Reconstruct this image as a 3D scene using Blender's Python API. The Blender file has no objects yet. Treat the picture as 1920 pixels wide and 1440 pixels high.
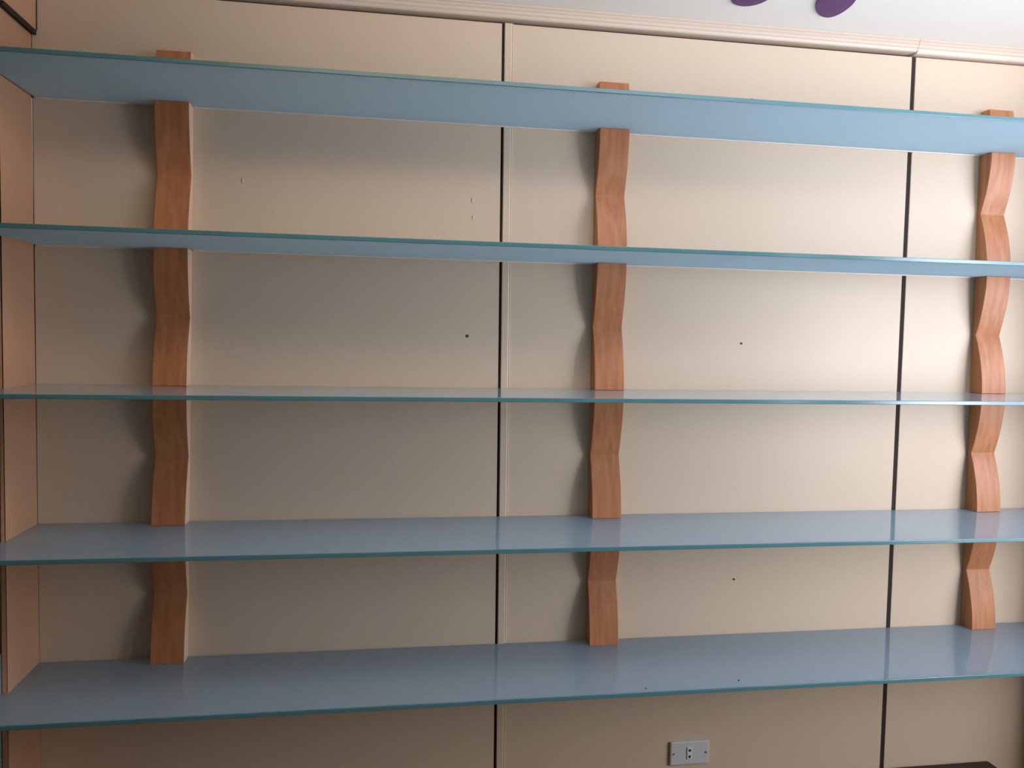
import bpy, bmesh, math, random
from mathutils import Vector, Matrix

S = bpy.context.scene
COL = S.collection
random.seed(7)

# ------------------------------------------------------------------ camera
cam_data = bpy.data.cameras.new('camera')
cam = bpy.data.objects.new('camera', cam_data)
COL.objects.link(cam)
S.camera = cam
YAW, PITCH, ROLL = 0.1534, -0.0417, 0.0195
fwd = Vector((math.sin(YAW) * math.cos(PITCH), math.cos(YAW) * math.cos(PITCH), math.sin(PITCH)))
rgt = Vector((math.cos(YAW), -math.sin(YAW), 0))
upv = rgt.cross(fwd)
cr = rgt * math.cos(ROLL) + upv * math.sin(ROLL)
cu = upv * math.cos(ROLL) - rgt * math.sin(ROLL)
cam.matrix_world = Matrix(((cr.x, cu.x, -fwd.x, 0.8225), (cr.y, cu.y, -fwd.y, -2.0907),
                           (cr.z, cu.z, -fwd.z, 1.5952), (0, 0, 0, 1)))
cam_data.sensor_width = 36
cam_data.lens = 1462.67 / 1920 * 36
cam_data.shift_x = 41.25 / 1920
cam_data.shift_y = -27.55 / 1920
cam_data.clip_start = 0.02

# ------------------------------------------------------------------ light
S.view_settings.view_transform = 'Standard'
S.view_settings.look = 'None'
S.view_settings.gamma = 1
S.view_settings.use_curve_mapping = False
S.view_settings.exposure = 0.0

wd = bpy.data.worlds.new('world')
S.world = wd
wd.use_nodes = True
bg = wd.node_tree.nodes['Background']
bg.inputs[0].default_value = (1.0, 0.36, 0.06, 1)      # dim warm shop interior around the bay
bg.inputs[1].default_value = 0.035

XR = 4.6                                              # extent of the shell to the right
WIN = Vector((3.45, -1.15, 1.5))                        # middle of the glazing in the slanting shop front
WN = Vector((-0.74, 0.67, 0.0)).normalized()          # the way it faces

def area_light(name, loc, direction, w, h, energy, color, spread):
    la = bpy.data.lights.new(name, 'AREA')
    la.shape = 'RECTANGLE'
    la.size, la.size_y = w, h
    la.spread = math.radians(spread)
    la.energy, la.color = energy, color
    o = bpy.data.objects.new(name, la)
    COL.objects.link(o)
    o.location = loc
    o.rotation_euler = direction.to_track_quat('-Z', 'Y').to_euler()

# daylight through the slanting glazed shop front: transom, upper pane, lower pane
area_light('transom_daylight', (WIN.x, WIN.y, 2.1), WN, 1.1, 0.6, 6.2, (0.97, 1.0, 1.24), 125)
area_light('upper_pane_daylight', (WIN.x, WIN.y, 1.5), WN, 1.1, 0.6, 7.0, (1.03, 1.0, 1.14), 125)
area_light('lower_pane_daylight', (WIN.x, WIN.y, 0.9), WN, 1.1, 0.6, 3.4, (1.06, 0.99, 0.98), 125)
area_light('side_fill', (3.15, -1.85, 1.55), Vector((-0.60, 0.80, 0)), 0.8, 1.0, 9.6, (1.03, 1.0, 1.10), 105)  # extra fill light added to lift the middle of the wall
# fill lights added to wash the white ceiling, no lamps there
area_light('ceiling_fill', (2.4, -1.1, 1.95), Vector((0, 0, 1)), 1.4, 1.0, 9.6, (1.06, 1.0, 1.10), 180)
area_light('ceiling_fill', (1.7, -1.1, 2.2), Vector((0, 0, 1)), 0.6, 0.4, 8.5, (0.92, 0.98, 1.25), 180)
area_light('ceiling_fill', (0.9, -1.1, 2.25), Vector((0, 0, 1)), 0.9, 0.4, 7.5, (1.35, 0.97, 0.72), 180)
# ------------------------------------------------------------------ helpers
def new_mat(name):
    m = bpy.data.materials.new(name)
    m.use_nodes = True
    return m, m.node_tree.nodes, m.node_tree.links, m.node_tree.nodes['Principled BSDF']

def mat(name, col, rough=0.5, noise=0.0, scale=(8, 8, 8), spec=0.5, coat=0.0, coat_rough=0.03, bump=0.0, bump_scale=60, metal=0.0):
    m, n, l, b = new_mat(name)
    b.inputs['Base Color'].default_value = (*col, 1)
    b.inputs['Roughness'].default_value = rough
    b.inputs['Metallic'].default_value = metal
    b.inputs['Specular IOR Level'].default_value = spec
    b.inputs['Coat Weight'].default_value = coat
    b.inputs['Coat Roughness'].default_value = coat_rough
    tc = n.new('ShaderNodeTexCoord')
    if noise > 0:
        mp = n.new('ShaderNodeMapping'); mp.inputs['Scale'].default_value = scale
        nz = n.new('ShaderNodeTexNoise'); nz.inputs['Scale'].default_value = 1.0; nz.inputs['Detail'].default_value = 4
        mx = n.new('ShaderNodeMix'); mx.data_type = 'RGBA'
        mx.inputs[6].default_value = (*[c * (1 - noise) for c in col], 1)
        mx.inputs[7].default_value = (*[min(1, c * (1 + noise)) for c in col], 1)
        l.new(tc.outputs['Object'], mp.inputs['Vector']); l.new(mp.outputs['Vector'], nz.inputs['Vector'])
        l.new(nz.outputs['Fac'], mx.inputs[0]); l.new(mx.outputs[2], b.inputs['Base Color'])
    if bump > 0:
        nb = n.new('ShaderNodeTexNoise'); nb.inputs['Scale'].default_value = bump_scale; nb.inputs['Detail'].default_value = 3
        bp = n.new('ShaderNodeBump'); bp.inputs['Strength'].default_value = bump; bp.inputs['Distance'].default_value = 0.002
        l.new(tc.outputs['Object'], nb.inputs['Vector']); l.new(nb.outputs['Fac'], bp.inputs['Height']); l.new(bp.outputs['Normal'], b.inputs['Normal'])
    return m

def box(bm, x0, x1, y0, y1, z0, z1):
    vs = [bm.verts.new((x, y, z)) for z in (z0, z1) for y in (y0, y1) for x in (x0, x1)]
    for f in ((0, 2, 3, 1), (4, 5, 7, 6), (0, 1, 5, 4), (2, 6, 7, 3), (0, 4, 6, 2), (1, 3, 7, 5)):
        bm.faces.new([vs[i] for i in f])

def extrude_profile(bm, prof, axis, a0, a1):
    """prof: list of 2D points; axis 'x': (y,z) swept along x; 'z': (x,y) swept along z"""
    def P(p, a):
        return (a, p[0], p[1]) if axis == 'x' else ((p[0], p[1], a) if axis == 'z' else (p[0], a, p[1]))
    A = [bm.verts.new(P(p, a0)) for p in prof]
    B = [bm.verts.new(P(p, a1)) for p in prof]
    n = len(prof)
    for i in range(n):
        j = (i + 1) % n
        bm.faces.new((A[i], A[j], B[j], B[i]))
    bm.faces.new(A[::-1]); bm.faces.new(B)

def obj(name, bm, m, parent=None, bevel=0.0, smooth=False):
    bmesh.ops.recalc_face_normals(bm, faces=bm.faces[:])
    me = bpy.data.meshes.new(name)
    bm.to_mesh(me); bm.free()
    me.materials.append(m)
    o = bpy.data.objects.new(name, me)
    COL.objects.link(o)
    if parent:
        o.parent = parent
    if smooth:
        for p in me.polygons:
            p.use_smooth = True
    if bevel:
        bv = o.modifiers.new('bevel', 'BEVEL'); bv.width = bevel; bv.segments = 2; bv.limit_method = 'ANGLE'
    return o

def bx(name, m, parent, *c, bevel=0.0):
    bm = bmesh.new(); box(bm, *c)
    return obj(name, bm, m, parent, bevel)

def tag(o, label, cat, group=None):
    o['label'] = label; o['category'] = cat
    if group:
        o['group'] = group
    return o

def struct(o):
    o['kind'] = 'structure'
    return o

def empty(name, loc):
    o = bpy.data.objects.new(name, None)
    COL.objects.link(o); o.location = loc
    o.empty_display_size = 0.05
    return o

# ------------------------------------------------------------------ materials
WALLC = (0.69, 0.575, 0.425)
M_WALL = mat('cream_wall_paint', WALLC, 0.42, 0.035, (3, 3, 0.8), 0.4, bump=0.10, bump_scale=35)
M_PEACH = mat('peach_wall_paint', (0.54, 0.32, 0.19), 0.45, 0.04, (3, 3, 0.8), 0.4, bump=0.10, bump_scale=35)
M_GROOVE = mat('dark_joint', (0.030, 0.020, 0.014), 0.9)
M_GAP = mat('brown_backing_board', (0.11, 0.062, 0.035), 0.9)
M_CEIL = mat('white_ceiling_paint', (0.83, 0.82, 0.75), 0.6, 0.015, (2, 2, 2))
M_TRIM = mat('cream_trim_paint', (0.67, 0.575, 0.45), 0.42, 0.02, (2, 20, 20))
M_FLOOR = mat('brown_floor', (0.16, 0.11, 0.075), 0.35, 0.12, (2.5, 2.5, 2.5))
M_BEAD = mat('pale_sealant', (0.80, 0.75, 0.66), 0.4, 0.02, (40, 40, 40))
def glass_mat(name, col, trans, mix, gloss):
    m, n, l, b = new_mat(name)
    out = n['Material Output']
    tc = n.new('ShaderNodeTexCoord')
    nz = n.new('ShaderNodeTexNoise'); nz.inputs['Scale'].default_value = 6; nz.inputs['Detail'].default_value = 3
    mx = n.new('ShaderNodeMix'); mx.data_type = 'RGBA'
    mx.inputs[6].default_value = (*[c * 0.97 for c in col], 1); mx.inputs[7].default_value = (*[min(1, c * 1.03) for c in col], 1)
    l.new(tc.outputs['Object'], nz.inputs['Vector']); l.new(nz.outputs['Fac'], mx.inputs[0]); l.new(mx.outputs[2], b.inputs['Base Color'])
    b.inputs['Roughness'].default_value = 0.6; b.inputs['Specular IOR Level'].default_value = 0.0
    tr = n.new('ShaderNodeBsdfTranslucent'); tr.inputs['Color'].default_value = (*trans, 1)
    ad = n.new('ShaderNodeMixShader'); ad.inputs[0].default_value = mix
    l.new(b.outputs[0], ad.inputs[1]); l.new(tr.outputs[0], ad.inputs[2])
    last = ad
    if gloss:
        gl = n.new('ShaderNodeBsdfGlossy'); gl.inputs['Roughness'].default_value = 0.045; gl.inputs['Color'].default_value = (0.97, 0.99, 1, 1)
        fr = n.new('ShaderNodeFresnel'); fr.inputs['IOR'].default_value = 1.5
        last = n.new('ShaderNodeMixShader')
        l.new(fr.outputs[0], last.inputs[0]); l.new(ad.outputs[0], last.inputs[1]); l.new(gl.outputs[0], last.inputs[2])
    l.new(last.outputs[0], out.inputs['Surface'])
    return m
M_GLASS_TOP = glass_mat('blue_glass_top', (0.40, 0.59, 0.76), (0.92, 0.97, 1.0), 0.62, True)
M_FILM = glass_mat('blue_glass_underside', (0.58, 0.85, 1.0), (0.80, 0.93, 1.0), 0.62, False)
M_EDGE = mat('teal_glass_edge', (0.085, 0.225, 0.26), 0.18, 0.08, (6, 6, 6), 0.5)
M_PANEL = mat('blue_grey_panel', (0.42, 0.60, 0.72), 0.5, 0.02, (4, 4, 4))
M_PURPLE = mat('purple_foam', (0.105, 0.035, 0.135), 0.6, 0.08, (30, 30, 30))
M_PLATE = mat('grey_socket_plate', (0.66, 0.69, 0.68), 0.35, 0.03, (20, 20, 20))
M_SOCK = mat('white_socket', (0.82, 0.82, 0.80), 0.35, 0.01, (20, 20, 20))
M_HOLE = mat('black_hole', (0.006, 0.006, 0.006), 0.8)
M_SCREW = mat('steel_screw', (0.30, 0.29, 0.27), 0.35, 0.05, (90, 90, 90), metal=0.8)
M_NAIL = mat('rusty_nail', (0.07, 0.05, 0.04), 0.6, 0.2, (300, 300, 300))
M_BENCH = mat('dark_stained_wood', (0.022, 0.012, 0.008), 0.6, 0.25, (3, 40, 40))
M_CRUMB = mat('dark_crumb', (0.05, 0.045, 0.045), 0.8, 0.2, (300, 300, 300))

def wood_mat():
    m, n, l, b = new_mat('red_brown_varnished_wood')
    tc = n.new('ShaderNodeTexCoord')
    mp = n.new('ShaderNodeMapping'); mp.inputs['Scale'].default_value = (70, 70, 3.0)
    nz = n.new('ShaderNodeTexNoise'); nz.inputs['Scale'].default_value = 1.0; nz.inputs['Detail'].default_value = 5
    rp = n.new('ShaderNodeValToRGB')
    rp.color_ramp.elements[0].position = 0.32; rp.color_ramp.elements[0].color = (0.42, 0.165, 0.066, 1)
    rp.color_ramp.elements[1].position = 0.68; rp.color_ramp.elements[1].color = (0.55, 0.245, 0.108, 1)
    l.new(tc.outputs['Object'], mp.inputs['Vector']); l.new(mp.outputs['Vector'], nz.inputs['Vector'])
    l.new(nz.outputs['Fac'], rp.inputs['Fac']); l.new(rp.outputs['Color'], b.inputs['Base Color'])
    b.inputs['Roughness'].default_value = 0.45
    b.inputs['Specular IOR Level'].default_value = 0.4
    return m
M_WOOD = wood_mat()
M_LIT_SIDE = mat('lit_side_wood', (0.78, 0.56, 0.40), 0.5, 0.10, (120, 120, 3))  # paler wood tone with the light from the right painted in

# ------------------------------------------------------------------ the room shell
ZC = 2.472            # ceiling
ZM = 2.440            # lower edge of the cornice
J1, J2 = 1.1715, 2.3705   # board joints at mid height
LEAN1, LEAN2 = -0.0085, 0.0050   # joints lean a little over the wall's height
WING = -0.176         # front edge of the short left wall

def leanx(x, k, z):
    return x + k * (z - 1.55)

def board(name, xl, kl, xr, kr, z0, z1, y0, y1, m, parent):
    bm = bmesh.new()
    v = []
    for z in (z0, z1):
        for y in (y0, y1):
            for x, k in ((xl, kl), (xr, kr)):
                v.append(bm.verts.new((leanx(x, k, z), y, z)))
    for f in ((0, 2, 3, 1), (4, 5, 7, 6), (0, 1, 5, 4), (2, 6, 7, 3), (0, 4, 6, 2), (1, 3, 7, 5)):
        bm.faces.new([v[i] for i in f])
    return obj(name, bm, m, parent, bevel=0.0012)

struct(bx('floor', M_FLOOR, None, -2.0, XR + 0.1, -4.2, 0.05, -0.1, 0.0))
struct(bx('ceiling', M_CEIL, None, -2.0, XR + 0.1, -4.2, 0.05, ZC, ZC + 0.1))
wall = struct(bx('wall_back', M_GAP, None, -2.0, XR + 0.1, 0.018, 0.05, 0.0, ZC))
TOPB = ZM - 0.009
board('wall_panel', -2.0, 0, J1 - 0.0035, LEAN1, 0.0, TOPB, 0.0, 0.0175, M_WALL, wall)
board('wall_panel', J1 + 0.0030, LEAN1, J2 - 0.0065, LEAN2, 0.0, TOPB, 0.0, 0.0175, M_WALL, wall)
board('wall_panel', J2 + 0.0065, LEAN2, XR, 0, 0.0, TOPB, 0.0, 0.0175, M_WALL, wall)
# dark open joints between the boards
board('joint_gap', J1 - 0.0032, LEAN1, J1 + 0.0027, LEAN1, 0.0, TOPB, 0.0025, 0.0175, M_GROOVE, wall)
board('joint_gap', J2 - 0.0062, LEAN2, J2 + 0.0062, LEAN2, 0.0, TOPB, 0.0025, 0.0175, M_GROOVE, wall)
# dried paint drips on the boards
for px, pz, h in ((0.4953, 1.983, 0.016), (1.0895, 1.959, 0.014), (1.0918, 1.9135, 0.012), (0.52, 1.80, 0.008)):
    bm = bmesh.new()
    bmesh.ops.create_uvsphere(bm, u_segments=10, v_segments=8, radius=1.0)
    for v in bm.verts:
        v.co = Vector((px + v.co.x * 0.0035, v.co.y * 0.0022, pz + v.co.z * h * 0.5))
    obj('paint_drip', bm, M_WALL, wall, smooth=True)

struct(board('wall_left', -0.006, 0, 0.0, -0.0085, 0.0, ZC, WING, -0.0003, M_PEACH, None))
struct(board('trim_7', 2.875, 0, 2.887, 0, 0.0, ZM - 0.02, WING, -0.0003, M_PEACH, None))  # unseen short wall, added for the shading at the right edge
# slanting shop front with the window opening, right of the view
wd_ = Vector((WN.y, -WN.x, 0))
bm = bmesh.new()
for s0, s1, z0, z1 in ((-1.0, -0.68, 0, ZC), (0.68, 1.6, 0, ZC), (-0.68, 0.68, 0, 0.58), (-0.68, 0.68, 2.42, ZC)):
    vs = []
    for z in (z0, z1):
        for k in (-0.02, -0.10):
            for q in (s0, s1):
                p = WIN + wd_ * q + WN * k
                vs.append(bm.verts.new((p.x, p.y, z)))
    for f in ((0, 2, 3, 1), (4, 5, 7, 6), (0, 1, 5, 4), (2, 6, 7, 3), (0, 4, 6, 2), (1, 3, 7, 5)):
        bm.faces.new([vs[i] for i in f])
struct(obj('wall_right', bm, M_WALL, None))
# bay beyond the left wall: lower blue-grey panel
struct(bx('trim_1', M_PANEL, None, -0.60, -0.0080, WING + 0.001, WING + 0.011, 0.0, 0.84))

# cornice: stepped profile in (y, z)
def cornice(name, x0, x1, dz):
    pr = [(0.017, ZC - 0.0004), (-0.030, ZC - 0.0004), (-0.030, ZC - 0.005), (-0.0255, ZC - 0.007), (-0.0265, ZC - 0.013), (-0.023, ZC - 0.0155),
          (-0.0225, ZC - 0.022), (-0.0190, ZC - 0.0245), (-0.0165, ZM + dz + 0.0025), (-0.0135, ZM + dz), (0.017, ZM + dz)]
    bm = bmesh.new(); extrude_profile(bm, pr, 'x', x0, x1)
    return struct(obj(name, bm, M_TRIM, None))
cornice('trim_2', 0.0, J2 + 0.0, 0.0)
cornice('trim_3', J2 + 0.0012, XR, -0.0050)
# thin strip covering the first board joint
bm = bmesh.new()
sp = [(0.0035, 0.0), (0.0035, -0.0035), (0.0045, -0.0045), (0.0205, -0.0045), (0.0235, -0.0030), (0.0250, -0.0040), (0.0265, -0.0030), (0.0268, 0.0)]
for z in (0.0, TOPB):
    for p in sp:
        bm.verts.new((leanx(J1 + p[0], LEAN1, z), p[1] - 0.0002, z))
bm.verts.ensure_lookup_table()
n = len(sp)
for i in range(n):
    j = (i + 1) % n
    bm.faces.new([bm.verts[k] for k in (i, j, j + n, i + n)])
bm.faces.new([bm.verts[i] for i in range(n)]); bm.faces.new([bm.verts[i + n] for i in range(n)])
struct(obj('trim_4', bm, M_WALL, None))
# board on the upper part of the left wall with a dark reveal round it
up = bx('trim_5', M_WALL, None, 0.0005, 0.0070, WING, -0.0050, 2.322, ZC - 0.001)
up.data.materials[0] = M_PEACH
struct(up)
bx('dark_reveal', M_GROOVE, up, 0.0002, 0.0060, WING, -0.0004, 2.311, 2.3215)
bx('dark_reveal', M_GROOVE, up, 0.0002, 0.0080, -0.0048, -0.0004, 2.3216, ZC - 0.001)
# sealant bead in the corner
bm = bmesh.new()
extrude_profile(bm, [(0.0, -0.0004), (0.0032, -0.0004), (0.0016, -0.0018), (0.0, -0.0034)], 'z', 0.0, 0.01)
for v in bm.verts:
    z = 1.05 if v.co.z < 0.005 else 2.158
    v.co = Vector((v.co.x + 0.0004 - 0.0085 * (z / ZC), v.co.y, z))
struct(obj('trim_6', bm, M_BEAD, None))

# ------------------------------------------------------------------ shelves
D = 0.334
T = 0.010
ZS = [2.170, 1.8108, 1.4562, 1.1044, 0.750]
X0, X1 = -0.30, 3.02
WR = 2.875              # face of the unseen wall added to shade the right edge
LAB = ['topmost blue glass shelf, pale blue underside seen from below, just under the cornice',
       'second glass shelf from the top, thin strip of pale blue underside and teal edge',
       'middle glass shelf at eye level, seen almost edge on as a thin teal line',
       'fourth glass shelf from the top, glossy grey blue top face seen at a low angle',
       'lowest glass shelf, wide glossy grey blue top face above the wall socket']
# notch outline: shelf passes behind nothing on the left wall, so the back left corner is cut out round it
def shelf(k):
    zt = ZS[k]
    r = empty('glass_shelf', ((X0 + X1) / 2, -D / 2, zt - T))
    tag(r, LAB[k], 'shelf', 'glass shelves along the wall')
    def at(name, m, outline, z0, z1, bevel=0.0):
        bm = bmesh.new()
        extrude_profile(bm, [(x - r.location.x, y - r.location.y) for x, y in outline], 'z', z0 - r.location.z, z1 - r.location.z)
        return obj(name, bm, m, r, bevel)
    yb, yf = -0.0032, -D
    def outl(y_front, y_back):
        return [(-0.009, y_back), (-0.009, WING - 0.001), (0.002, WING - 0.001), (0.002, y_back)]
    ol = [(X0, yf + 0.0035), (X1, yf + 0.0035), (X1, WING - 0.0015), (WR - 0.0015, WING - 0.0015), (WR - 0.0015, yb), (0.0045, yb), (0.0015, WING - 0.0015), (X0, WING - 0.0015)]
    g = at('glass_pane', M_GLASS_TOP, ol, zt - T, zt)
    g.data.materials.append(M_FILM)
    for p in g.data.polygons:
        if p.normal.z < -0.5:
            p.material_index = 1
    if k < 2:
        # pale sealant under the back edge, between the uprights
        for a, b in ((0.006, 0.284), (0.376, 1.423), (1.513, 2.598), (2.690, WR - 0.002)):
            at('sealant_bead', M_BEAD, [(a, -0.0062), (b, -0.0062), (b, -0.0003), (a, -0.0003)], zt - T - 0.0032, zt - T - 0.0001)
    e = at('polished_edge', M_EDGE, [(X0, yf), (X1, yf), (X1, yf + 0.0034), (X0, yf + 0.0034)], zt - T, zt, 0.0012)
    e['label'] = 'teal green polished glass front edge'
    return r
for k in range(5):
    shelf(k)

# ------------------------------------------------------------------ wavy wooden uprights
BW, DM, DC = 0.0825, 0.0479, 0.0146
def bracket(xc, lean, w, label, lit_side=False):
    r = empty('shelf_upright', (xc, 0, ZS[4]))
    tag(r, label, 'bracket', 'wavy wooden uprights holding the shelves')
    def depth(z):
        # bulges out to DM at every shelf, cuts in to DC half way between two shelves
        best = 1e9; span = 0.1776
        for s in ZS:
            best = min(best, abs(z - (s - T / 2)))
        u = min(1.0, best / span)
        return DM - (DM - DC) * u * u
    def block(z0, z1, top=False):
        cuts = [(ZS[i] + ZS[i + 1]) / 2 - T / 2 for i in range(4)]
        N = 26
        zs = sorted(set([z0 + (z1 - z0) * i / N for i in range(N + 1)] + [c for c in cuts if z0 < c < z1]))
        pr = [(-0.0004, z0)] + [(-depth(z), z) for z in zs] + [(-0.0004, z1)]
        bm = bmesh.new()
        sgn = []
        A, B = [], []
        for y, z in pr:
            off = lean * (z - 1.46)
            A.append(bm.verts.new((off - w / 2, y, z - ZS[4])))
            B.append(bm.verts.new((off + w / 2, y, z - ZS[4])))
        n = len(pr)
        for i in range(n):
            j = (i + 1) % n
            bm.faces.new((A[i], A[j], B[j], B[i]))
        bm.faces.new(A); bm.faces.new(B[::-1])
        o = obj('wavy_block', bm, M_WOOD, r, bevel=0.0015)
        if lit_side:
            o.data.materials.append(M_LIT_SIDE)
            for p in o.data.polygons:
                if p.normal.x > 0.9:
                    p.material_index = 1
        return o
    for k in range(4):
        block(ZS[k + 1] + 0.0002, ZS[k] - T - 0.0002)
    cp = block(ZS[0] + 0.0002, 2.2865)
    cp.name = 'top_block'
    return r
bracket(0.3293, 0.006, 0.0825, 'red brown wavy wooden upright nearest the left corner, its right side coloured paler as if lit', True)
bracket(1.4683, -0.0047, 0.0825, 'red brown wavy wooden upright in the middle, right of the cover strip')
bracket(2.6428, -0.0049, 0.0790, 'wavy wooden upright at the far right, casting a dark shadow on the wall')

# ------------------------------------------------------------------ wall socket
def outlet():
    cx, cz = 1.7485, 0.4087
    r = empty('wall_socket', (cx, 0, cz))
    tag(r, 'grey horizontal wall socket plate below the lowest glass shelf', 'socket')
    bm = bmesh.new()
    box(bm, -0.0585, 0.0585, -0.009, -0.0003, -0.034, 0.034)
    obj('cover_plate', bm, M_PLATE, r, bevel=0.003)
    bm = bmesh.new()
    box(bm, -0.0095, 0.0065, -0.0115, -0.0091, -0.0165, 0.0185)
    s = obj('socket_insert', bm, M_SOCK, r, bevel=0.0012)
    s['label'] = 'white socket insert with two plug holes'
    for zc, flip in ((0.0095, 1), (-0.0085, -1)):
        bm = bmesh.new()
        prof = [(-0.0035, -0.0028), (0.0035, -0.0028), (0.0035, 0.0005), (0.0012, 0.004), (-0.0012, 0.004), (-0.0035, 0.0005)]
        extrude_profile(bm, [(-0.0015 + a, zc + flip * b) for a, b in prof], 'y', -0.0122, -0.0117)
        obj('plug_hole', bm, M_HOLE, s)
    for sx in (-0.0495, 0.0485):
        bm = bmesh.new()
        bmesh.ops.create_cone(bm, cap_ends=True, segments=16, radius1=0.0030, radius2=0.0026, depth=0.0012,
                              matrix=Matrix.Translation((sx, -0.0097, 0)) @ Matrix.Rotation(math.pi / 2, 4, 'X'))
        obj('screw', bm, M_SCREW, r)
outlet()

# ------------------------------------------------------------------ purple petals on the ceiling
def petal(name, cx, cy, ang, L, Wd, label):
    bm = bmesh.new()
    N = 40
    rings = []
    for s, z in ((1.0, 0.0), (1.0, -0.0035), (0.94, -0.0060), (0.5, -0.0075)):
        ring = []
        for i in range(N):
            a = 2 * math.pi * i / N
            x, y = math.cos(a) * L * s, math.sin(a) * Wd * s * (1.0 - 0.18 * math.cos(a))
            ring.append(bm.verts.new((x * math.cos(ang) - y * math.sin(ang), x * math.sin(ang) + y * math.cos(ang), z)))
        rings.append(ring)
    for a, b in zip(rings, rings[1:]):
        for i in range(N):
            j = (i + 1) % N
            bm.faces.new((a[i], a[j], b[j], b[i]))
    bm.faces.new(rings[0]); bm.faces.new(rings[-1])
    o = obj(name, bm, M_PURPLE, None, smooth=False)
    o.location = (cx, cy, ZC - 0.0003)
    return o
tag(petal('ceiling_petal', 1.772, -0.2085, math.radians(-75), 0.066, 0.045, ''), 'left purple rounded petal on the white ceiling, only its tip in view', 'decoration', 'purple petals on the ceiling')
tag(petal('ceiling_petal', 1.993, -0.203, math.radians(68), 0.088, 0.047, ''), 'right purple petal on the white ceiling, the larger one in view', 'decoration', 'purple petals on the ceiling')

# ------------------------------------------------------------------ small marks and crumbs
for px, pz, rr, lb in ((1.0818, 1.596, 0.0042, 'small dark nail head in the wall left of the cover strip'),
                       (1.8693, 1.590, 0.0034, 'small dark nail head in the right wall board above the middle shelf'),
                       (1.8702, 0.9094, 0.0034, 'small dark nail head in the right wall board above the lowest shelf')):
    bm = bmesh.new()
    bmesh.ops.create_cone(bm, cap_ends=True, segments=14, radius1=rr, radius2=rr * 0.8, depth=0.0016,
                          matrix=Matrix.Rotation(math.pi / 2, 4, 'X'))
    o = obj('nail_head', bm, M_NAIL, None)
    o.location = (px, -0.0010, pz)
    tag(o, lb, 'nail', 'nail heads in the wall')

def crumb(x, y, z, s, label):
    bm = bmesh.new()
    bmesh.ops.create_icosphere(bm, subdivisions=1, radius=1.0)
    for v in bm.verts:
        v.co = Vector((v.co.x * s * random.uniform(.5, .9), v.co.y * s * random.uniform(.5, .9), max(-0.55 * s, v.co.z * s * random.uniform(.6, 1.1))))
    lowest = min(v.co.z for v in bm.verts)
    for v in bm.verts:
        v.co.z -= lowest
    o = obj('crumb', bm, M_CRUMB, None)
    o.location = (x, y, z + 0.0001)
    tag(o, label, 'crumb', 'crumbs on the shelves')
crumb(1.0424, -0.322, ZS[0], 0.0032, 'dark crumb on the topmost shelf edge left of the cover strip')
crumb(1.7143, -0.322, ZS[0], 0.0036, 'dark crumb on the topmost shelf edge right of the middle upright')
crumb(1.4941, -0.3165, ZS[4], 0.0028, 'tiny crumb on the lowest shelf in front of the middle upright')
crumb(1.7418, -0.2995, ZS[4], 0.0030, 'tiny crumb on the lowest shelf above the wall socket')

# ------------------------------------------------------------------ low dark bench under the shelves at the right
b = empty('low_bench', (2.24, -0.20, 0.0))
tag(b, 'low dark brown wooden bench against the wall at the bottom right', 'bench')
bm = bmesh.new(); box(bm, -0.50, 0.480, -0.18, 0.196, 0.290, 0.322)
obj('bench_top', bm, M_BENCH, b, bevel=0.006)
for sx in (-0.46, 0.45):
    for sy in (-0.145, 0.155):
        bm = bmesh.new(); box(bm, sx - 0.022, sx + 0.022, sy - 0.022, sy + 0.022, 0.0, 0.2895)
        obj('leg', bm, M_BENCH, b, bevel=0.003)
